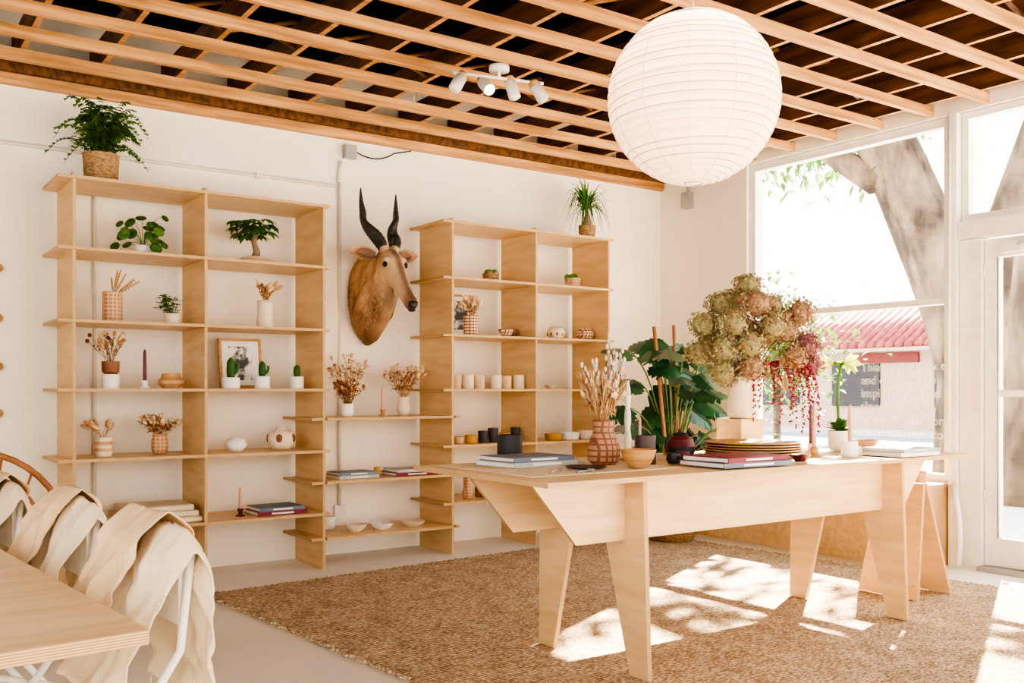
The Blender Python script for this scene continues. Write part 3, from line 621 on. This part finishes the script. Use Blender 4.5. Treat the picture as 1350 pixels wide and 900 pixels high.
# ------------------------------------------------------------------ table things
tz=TZ+.001
m=M();m.box((2.2,3.0,tz),(3.0,3.7,tz+.003),LINEN);m.box((3.25,2.9,tz),(4.1,3.75,tz+.003),LINEN);m.obj('linen_table_runner')
tz+=.004
books('book_stack',2.54,3.50,tz,[(.38,.27,.022,BKGREY,.1),(.34,.25,.02,BKBLUE,.04)])
m=M();vessel(m,2.60,3.72,tz,cylp(.06,.125),DARK);m.obj('dark_tumbler')
gm=checker('plaid_glass',(.40,.21,.12),(.20,.08,.04),40)
m=M();x,y=2.83,3.31;vessel(m,x,y,tz,[(.05,0),(.072,.02),(.075,.07),(.06,.12),(.045,.15),(.052,.20)],gm,28)
bunch(m,x,y,tz+.2,.20,.14,64,'wheat');bunch(m,x,y,tz+.2,.18,.13,16,'leafy')
for k in range(10):
    tip=Vector((x+R.uniform(-.13,.10),y+R.uniform(-.08,.08),tz+R.uniform(.44,.60)));P=stem(m,(x,y,tz+.15),tip,.0035,TWIG,.02,8)
    for j in range(10):
        p=P[8].lerp(P[3],j/10)+Vector((R.uniform(-.01,.01),0,0));m.blob(p,(.008,.008,.014),BKGREY if j%2 else DRYC,6,4)
m.obj('plaid_vase_with_pussy_willow')
bowl('wooden_bowl',2.83,3.08,tz,.078,.08,WOODB)
m=M();vessel(m,3.0,3.22,tz,cylp(.048,.13),mat('smoke_cup',(.07,.045,.04),.4));m.obj('smoky_tumbler')
candle('spiral_candle',3.10,3.45,tz,.38,WAXW,WOODB,.035,.016,True)
candle('taper_candle',3.28,3.56,tz,.2,TERRA,WOODB)
teapot('stoneware_teapot',3.38,3.38,tz,.80,DARK,MAROON)
books('book_stack',3.30,2.955,tz,[(.42,.28,.022,BKBLUE,-.04),(.40,.27,.022,BKRED,.02)])
m=M()
for k in range(6): m.lathe([(.001,0),(.15,0),(.235,.008),(.24,.014),(.225,.013),(.15,.006),(.001,.006)],(3.79,3.28,tz+k*.0125),WOODB if k%2 else TAN,40)
m.obj('wooden_plate_stack')
m=M();m.box((3.99,3.53,tz),(4.17,3.71,1.045),PLYX);m.obj('wooden_riser_block',bevel=.004)
# hydrangea vase
fx,fy,fz=4.08,3.60,1.047
m=M();vessel(m,fx,fy,fz,[(.075,0),(.083,.01),(.08,.12),(.078,.2),(.088,.225)],CREAM,32)
m.tube(bez((fx+.078,fy-.03,fz+.19),(fx+.14,fy-.05,fz+.15),(fx+.08,fy-.03,fz+.07),8),.008,CREAM,8)
RX=Vector((.8184,-.5747,0));FX=Vector((.5747,.8184,0))
heads=[(.03,.59,.0,HYG),(-.12,.49,.02,HYG),(.05,.47,-.12,HYB),(.17,.47,.03,HYG),(-.22,.37,-.03,HYG),(-.08,.36,-.15,HYG),(.13,.36,-.14,HYG),(.32,.43,.0,HYB),(.34,.25,-.02,HYP),(.26,.2,-.08,HYB),(-.13,.23,-.12,HYG),(-.23,.22,.0,HYG),(.0,.25,-.16,HYG),(-.03,.5,.14,HYG),(.13,.3,.16,HYB),(-.13,.3,.16,HYG),(.0,.35,.0,HYB),(.02,.14,-.1,HYB),(-.12,.12,-.06,HYG),(.37,.16,.03,HYP),(.22,.34,-.02,HYB)]
for (a,h,b,mt) in heads:
    c=Vector((fx,fy,fz+.22))+RX*a+FX*b+Vector((0,0,h-.08+R.uniform(-.01,.01)));rad=R.uniform(.076,.098)
    m.tube(bez((fx,fy,fz+.1),Vector((fx,fy,fz+.3))+RX*a*.3,c,5),.003,TWIG,4);m.blob(c,rad*.74,mt,12,8)
    sq=Vector((R.uniform(.9,1.1),R.uniform(.9,1.1),R.uniform(.78,.95)))
    for k in range(330):
        d=Vector((R.gauss(0,1),R.gauss(0,1),R.gauss(0,1))).normalized();lump=1+.14*noise.noise(d*3+c*9)
        p=c+Vector((d.x*sq.x,d.y*sq.y,d.z*sq.z))*rad*R.uniform(.80,1.10)*lump;d2=(d+Vector((R.gauss(0,.4),R.gauss(0,.4),R.gauss(0,.4)))).normalized();t1=d2.orthogonal().normalized();t2=d2.cross(t1);an=R.uniform(0,pi);e1=t1*math.cos(an)+t2*math.sin(an);e2=d2.cross(e1);s=R.uniform(.006,.011)
        n_=d2*.004
        vs=[p,p+e1*s+n_,p+(e1+e2)*s*.5,p+e2*s+n_,p+(e2-e1)*s*.5,p-e1*s+n_,p+(-e1-e2)*s*.5,p-e2*s+n_,p+(e1-e2)*s*.5]
        m.add(vs,[(0,8,1,2),(0,2,3,4),(0,4,5,6),(0,6,7,8)],mt if R.random()<.72 else R.choice([HYB,HYP,HYG,DRY]),False)
for k in range(60):
    a=R.uniform(-.1,.28);c=Vector((fx,fy,fz+.24))+RX*a+FX*R.uniform(-.15,.05)+Vector((0,0,R.uniform(-.02,.35)))
    m.leaf(c,(R.uniform(-1,1),R.uniform(-1,.3),R.uniform(-.8,.6)),R.uniform(.06,.12),.035,R.choice([DRY,DRYO,HYB,HYB]))
for k in range(22):
    a=R.uniform(.04,.40);b=R.uniform(-.1,.05);s0=Vector((fx,fy,fz+.3))+RX*a*.7+FX*b;L=R.uniform(.2,.38);e=s0+RX*a*.35+Vector((0,0,-L))
    P=bez(s0,s0+RX*a*.4+Vector((0,0,.03)),e,18)
    for p in P:
        for j in range(3): m.blob(p+Vector((R.uniform(-.008,.008),R.uniform(-.008,.008),R.uniform(-.01,.01))),R.uniform(.003,.007),BERRY,5,3)
m.obj('hydrangea_bouquet_in_vase')
candle('taper_candle',4.02,3.08,tz,.27,TERRA,WOODB,.04,.011)
candle('taper_candle',4.34,3.10,tz,.26,TERRA,CREAM,.035,.012)
candle('taper_candle',4.25,3.28,tz,.26,WAXP,CREAM,.03)
m=M();x,y=4.14,2.96;vessel(m,x,y,tz,[(.035,0),(.042,.02),(.04,.08)],WHITE);m.obj('white_cup')
m=M();x,y=4.55,3.32;vessel(m,x,y,tz,[(.05,0),(.06,.03),(.06,.11)],WHITE);m.lathe([(.001,.1),(.055,.1)],(x,y,tz),SOIL,14)
for i in range(50): m.leaf((x,y,tz+.1),(R.uniform(-1,1),R.uniform(-1,1),R.uniform(.4,1.5)),R.uniform(.06,.13),.04,R.choice([GREEN,GREEN2]))
P=bez((x,y,tz+.1),(x-.03,y,tz+.35),(x+.02,y,tz+.48),8);m.tube(P,.008,GREEN2,8)
AMY=mat('amaryllis_petal',(.70,.74,.20),.6,(.48,.58,.12),9,trans=.3)
for k in range(3):
    a=k*2.1+.3;b=Vector(P[-1]);d=Vector((math.cos(a),math.sin(a)*.7,.1));m.tube([b,b+d*.05],[.006,.012],GREEN2,8)
    for j in range(6):
        aa=j*pi/3;o_=d.orthogonal().normalized();o3=d.cross(o_);m.leaf(b+d*.045,d+(o_*math.cos(aa)+o3*math.sin(aa))*.75,.095,.038,AMY,nrm=d,droop=.15)
m.obj('potted_amaryllis')
books('book_stack',4.50,2.93,tz,[(.34,.26,.02,PAPERW,.0),(.3,.24,.018,BKGREY,.06)])
books('book_stack',4.83,3.05,tz,[(.22,.2,.02,BKGREY,.1)])
bowl('ceramic_bowl',4.80,3.35,tz,.09,.05,TAN);bowl('ceramic_bowl',3.72,2.93,tz,.05,.03,MAROON)
def spoon(x,y,rz,name='spoon',mt=GREY):
    m=M();d=Vector((math.cos(rz),math.sin(rz),0));c=Vector((x,y,tz+.006));m.tube([c-d*.08,c,c+d*.04],[.005,.003,.004],mt,6);m.blob(c+d*.06,(.026,.018,.005),mt,12,6,Matrix.Rotation(rz,3,'Z'));m.obj(name)
spoon(2.42,3.12,.6);spoon(2.50,3.04,.5)
m=M();m.lathe([(.001,0),(.06,0),(.09,.008),(.085,.01),(.001,.004)],(2.62,3.18,tz),DARK,28);m.obj('dark_plate')
for x,y,mt in((3.12,3.16,DARK),(3.24,3.22,MAROON),(3.52,3.6,TAN),(4.30,3.45,MUST),(4.24,3.0,CREAM)):
    m=M();vessel(m,x,y,tz,[(.025,0),(.035,.02),(.03,.05)],mt);m.obj('small_cup')
# ------------------------------------------------------------------ monstera with stakes
POLE=mat('pole_wood',(.36,.16,.07),.6)
m=M();cx,cy=5.42,5.50;gz=.018
vessel(m,cx,cy,gz,[(.16,0),(.19,.15),(.2,.34)],BASK,32);m.lathe([(.001,.31),(.19,.31)],(cx,cy,gz),SOIL,20)
def monleaf(m,c,d,up,s):
    d=Vector(d).normalized();up=Vector(up);sd=d.cross(up).normalized();up=sd.cross(d)
    for sg in(-1,1):
        n=6
        for k in range(n):
            t0=-.15+k*.19;t1=t0+.15
            w=[.42,.52,.55,.5,.38,.22][k]*s
            r0=c+d*s*(t0*.75+.05);r1=c+d*s*(t1*.75+.10)
            o0=c+d*s*(t0+.10)+sd*sg*w-up*w*.25;o1=c+d*s*(t1+.16)+sd*sg*w*.9-up*w*.25
            m0=r0.lerp(o0,.5)+up*.02*s;m1=r1.lerp(o1,.5)+up*.02*s+d*.02*s
            m.add([r0,m0,o0,o1,m1,r1],[(0,1,4,5),(1,2,3,4)],MONG,True)
    m.add([c-d*s*.1-sd*.12*s,c-d*s*.1+sd*.12*s,c+d*s*.9+sd*.04*s,c+d*s*.98,c+d*s*.9-sd*.04*s],[(0,1,2,3,4)],MONG,True)
for i in range(46):
    a=R.uniform(0,2*pi);l=R.uniform(.08,.56);h=R.uniform(.72,1.64)*(1-.12*l)
    c=Vector((cx+.02+math.cos(a)*l,cy-.04+math.sin(a)*l*.55,h))
    c.x=max(4.92,min(c.x,5.84));c.y=min(c.y,5.70)
    m.tube(bez((cx,cy,.33),(cx+math.cos(a)*l*.3,cy+math.sin(a)*l*.3,h),c,8),.006,STEMG,5)
    dx=math.cos(a)-.3
    monleaf(m,c,(dx,math.sin(a)*.5-.6,-.55+R.uniform(-.3,.3)),(math.cos(a)*.3-.3,-.6,.8),R.uniform(.20,.27))
m.tube([(5.38,5.48,.3),(5.16,5.44,1.69)],.017,POLE,6);m.tube([(5.46,5.46,.3),(5.37,5.44,1.71)],.015,POLE,6)
m.obj('potted_monstera')
# ------------------------------------------------------------------ dining table, chairs
m=M();rot=Matrix.Translation((.48,1.87,0))@Matrix.Rotation(math.radians(4.9),4,'Z')
m.box((-.95,0,.722),(0,2.6,.75),PLYX,EDGE,M4=rot)
m.box((-.52,.5,.60),(-.50,2.1,.7215),PLY,M4=rot)
for yy in(.5,2.1):
    m.box((-.75,yy-.012,0),(-.27,yy+.012,.7215),PLY,EDGE,M4=rot)
m.obj('plywood_dining_table')
def chair(x,y,rz,seed):
    e=empty('folding_chair');Q=Matrix.Translation((x,y,-.03))@Matrix.Rotation(rz,4,'Z')
    m=M()
    def tb(P,r=.011,mt=METALW): m.tube([Q@Vector(p) for p in P],r,mt,8)
    for s in(-1,1):
        yb=s*.21
        tb([(.03,yb,.86),(.0,yb,.6),(-.12,yb,.42),(-.42,yb,.042)])
        tb([(-.36,yb*.9,.45),(-.1,yb*.9,.36),(.14,yb*.9,.042)])
    tb([(.03,-.21,.86),(.035,0,.87),(.03,.21,.86)]);tb([(-.38,-.21,.09),(-.38,.21,.09)]);tb([(.11,-.19,.08),(.11,.19,.08)])
    m.box((-.42,-.19,.44),(-.03,.19,.462),METALW,M4=Q);m.box((-.0,-.2,.66),(.02,.2,.84),METALW,M4=Q)
    m.obj('frame_and_seat',e)
    def drape(name,w,outL,inL,mt,off,ph,y0=0,flare=.55):
        nu,nv=60,80;vs=[]
        for i in range(nu+1):
            u=(i/nu-.5)*w
            ol=outL*(1+.10*math.sin(3*u/w+ph)+.04*math.sin(11*u/w+ph));il=inL*(1+.08*math.sin(4*u/w+ph*2))
            for j in range(nv+1):
                t=j/nv*(ol+il)-il
                if t<0: xx=-.02-off;zz=.885+off+t;hang=-t
                else:  xx=.05+off;zz=.885+off-t;hang=t
                arc=min(1,abs(t)/.05);xx=(.015)+(xx-.015)*math.sin(arc*pi/2);zz+=(1-arc)*.014+.008*noise.noise(Vector((u*9,ph,seed)))
                f=min(1,hang/.30);amp=.003+.013*f
                wr=noise.noise(Vector((u*7+ph,hang*4,seed)))*.045*f+noise.noise(Vector((u*18+ph+hang*7,hang*12-u*5,seed+4)))*.026*min(1,hang/.06)+.007*noise.noise(Vector((u*45+hang*15,hang*28,seed)))*min(1,hang/.04)
                fold=amp*math.sin(u*26+ph+1.8*math.sin(hang*6+ph))+wr
                if t>0: xx+=max(-.02,fold)+.01*f
                else: xx-=flare*max(0,hang-.03)+max(-.012,fold)
                yy=y0+u*(1-.16*f*(1 if t>0 else -.2))+.03*noise.noise(Vector((u*5,hang*5+5,seed)))*f
                if abs(u)>.215: zz-=(abs(u)-.215)*.9
                vs.append(Q@Vector((xx,yy,zz)))
        n1=nv+1;mm=M();mm.add(vs,[(i*n1+j,i*n1+j+1,(i+1)*n1+j+1,(i+1)*n1+j) for i in range(nu) for j in range(nv)],mt,True)
        o=mm.obj(name,e);md=o.modifiers.new('t','SOLIDIFY');md.thickness=.003
    drape('cloth_cover',.54,.42,.34,LINEN,0,seed*1.7)
    drape('folded_cloth',.27,.10,.25,LINEN2,.024,seed*1.7,.04)
    return e
chair(.66,2.57,math.radians(5),1);chair(.60,3.30,math.radians(4),2);chair(.50,4.02,math.radians(3),3)
WK=mat('bentwood',(.36,.16,.07),.5,(.25,.10,.035),6)
m=M();cx,cy=.50,5.1
P=[Vector((cx+.44*math.cos(a),cy+.1,.45+.46*math.sin(a))) for a in [pi*i/20 for i in range(21)]];m.tube(P,.015,WK,8)
P=[Vector((cx+.34*math.cos(a),cy+.1,.45+.36*math.sin(a))) for a in [pi*i/20 for i in range(21)]];m.tube(P,.009,WK,8)
for k in range(7):
    a=pi*(k+1.5)/9;m.tube([(cx+.25*math.cos(a),cy+.08,.44),(cx+.44*math.cos(a),cy+.1,.45+.46*math.sin(a))],.006,WK,6)
m.lathe([(.001,0),(.24,0),(.25,.015),(.24,.03),(.001,.03)],(cx,cy-.1,.43),WK,32)
m.tube([(cx-.42,cy+.1,.45),(cx-.40,cy-.25,.62),(cx-.3,cy-.3,.44)],.012,WK,8);m.tube([(cx+.42,cy+.1,.45),(cx+.40,cy-.25,.62),(cx+.3,cy-.3,.44)],.012,WK,8)
m.tube([(cx-.42,cy+.1,.45),(cx-.1,cy,.44)],.012,WK,6);m.tube([(cx+.42,cy+.1,.45),(cx+.1,cy,.44)],.012,WK,6)
for sx in(-1,1):
    for sy in(-1,1): m.tube([(cx+sx*.17,cy-.1+sy*.17,.43),(cx+sx*.25,cy-.1+sy*.25,.012)],.013,WK,8)
m.obj('bentwood_armchair')
# ------------------------------------------------------------------ outside
PAVE=mat('pavement',(.66,.64,.60),.9,(.54,.52,.49),3);ASPH=mat('asphalt',(.34,.34,.35),.9)
m=M();m.box((XR+.2,-20,-.12),(11,40,-.02),PAVE);m.box((11,-30,-.14),(24,50,-.10),ASPH);m.box((24,-30,-.12),(60,60,0),PAVE);m.obj('ground_outside')
STUC=mat('stucco',(.56,.42,.34),.9);ROOF=mat('red_roof_tile',(.46,.13,.12),.8,(.30,.07,.07),5)
m=M();m.box((26,6,0),(34,24,2.75),STUC)
for k in range(60):
    y=5.6+k*.31;m.tube([(25.3,y,2.5),(27.4,y,3.75)],.125,ROOF,8)
m.box((25.3,5.5,2.35),(25.5,24.3,2.45),STUC);m.box((27.3,5.6,3.5),(34,24.3,3.75),ROOF)
DW=mat('dark_window',(.045,.045,.055),.2);SIGN=mat('shop_sign',(.24,.05,.045),.6)
for y in(8,11,14,17.5,20.5): m.box((25.93,y,.7),(26.0,y+1.7,2.0),DW)
for y in(10,16.2): m.box((25.9,y,2.02),(26.0,y+2.2,2.32),SIGN)
m.obj('tiled_roof_building')
TB=mat('tree_bark_grey',(.24,.18,.13),.95,(.055,.04,.03),2.6,(1,1,.45),bump=1,bscale=5,detail=10,lo=.38,hi=.62)
GL=mat('street_leaf',(.13,.25,.045),.6,(.06,.14,.02),3,trans=.35)
m=M();m.tube([(14.9,8.0,-.2),(14.8,8.15,1.5),(14.45,8.6,3.2),(14.0,9.2,5),(13.4,10.2,7.5)],[.95,.60,.48,.45,.40],TB,16,lambda a,t:1+.12*math.cos(3*a+t*5)+.05*math.cos(7*a+t*9))
m.tube([(14.7,8.2,2.2),(14.7,7.6,3.8),(15,6.8,6.5)],[.45,.38,.3],TB,12);m.tube([(13.9,9.4,4.6),(13.6,10.6,5.5),(13.5,12.5,6.2)],[.24,.14,.08],TB,10)
for k in range(1000):
    c=Vector((14+R.gauss(0,.8),10.8+R.gauss(0,.9),5.68+R.gauss(0,.36)));m.leaf(c,(R.uniform(-1,1),R.uniform(-1,1),R.uniform(-1,.3)),.2,.10,GL,n=2)
for k in range(330):  # unseen leaves added across the sun's path to dapple its light
    c=Vector((12.6+R.gauss(0,.8),7.6+R.gauss(0,1.1),7.2+R.gauss(0,.55)));m.leaf(c,(R.uniform(-1,1),R.uniform(-1,1),R.uniform(-1,.3)),R.uniform(.2,.34),.13,GL,n=2)
m.tube([(13.4,10.2,7.3),(12.8,8.8,7.4),(12.4,6.8,7.5)],[.2,.12,.05],TB,8)
m.obj('street_tree')
m=M();m.tube([(10.6,5.10,-.1),(10.5,5.12,1.2),(10.4,5.0,2.6),(10.6,4.8,4.5)],[.60,.36,.32,.3],TB,16,lambda a,t:1+.12*math.cos(4*a+t*4));m.obj('street_tree')
m=M();m.tube([(16.5,13.6,-.1),(16.5,13.6,2.2)],.08,TB,8)
for k in range(1300):
    c=Vector((16.5,13.6,2.1))+Vector((R.gauss(0,.6),R.gauss(0,.6),R.gauss(0,.6)));m.leaf(c,(R.uniform(-1,1),R.uniform(-1,1),R.uniform(-.5,.8)),.22,.1,GL,n=2)
m.obj('street_shrub')
tx=bpy.data.curves.new('vinyl','FONT');tx.body="Thinks the work of\nand designer De\ninspiration of the\nslow - made for\nas a personal work space\nas an invitation to\nexplore the";tx.size=.092;tx.space_line=1.05;tx.offset=.0008
to=bpy.data.objects.new('window_lettering',tx);sc.collection.objects.link(to)
to.matrix_world=Matrix(((0,0,-1,XR+.066),(-1,0,0,4.42),(0,1,0,1.34),(0,0,0,1)));tx.materials.append(VINYL)
# ------------------------------------------------------------------ light
w=bpy.data.worlds.new('World');sc.world=w;w.use_nodes=True;nt=w.node_tree;bg=nt.nodes['Background']
tc=nt.nodes.new('ShaderNodeTexCoord');sp=nt.nodes.new('ShaderNodeSeparateXYZ');nt.links.new(tc.outputs['Generated'],sp.inputs[0])
cr=nt.nodes.new('ShaderNodeValToRGB');cr.color_ramp.elements[0].color=(1,.935,.84,1);cr.color_ramp.elements[1].color=(.82,.90,1,1);nt.links.new(sp.outputs['Z'],cr.inputs[0]);nt.links.new(cr.outputs[0],bg.inputs[0])
bg.inputs[1].default_value=5.2
s=bpy.data.lights.new('sun','SUN');s.energy=82;s.angle=.009;s.color=(1,.86,.66);so=bpy.data.objects.new('sun',s);sc.collection.objects.link(so)
el=math.radians(36);d=Vector((-.90*math.cos(el),-.44*math.cos(el),-math.sin(el)));so.rotation_euler=d.to_track_quat('-Z','Y').to_euler();so.location=(12,8,8)
sc.view_settings.look='AgX - High Contrast'
# ------------------------------------------------------------------ camera
cam=bpy.data.cameras.new('camera');co=bpy.data.objects.new('camera',cam);sc.collection.objects.link(co);sc.camera=co
co.location=(0,0,1.2);co.rotation_euler=(pi/2,0,-math.radians(35.08));cam.sensor_width=36;cam.lens=36*1267/1350;cam.shift_y=64/1350;cam.clip_start=.05
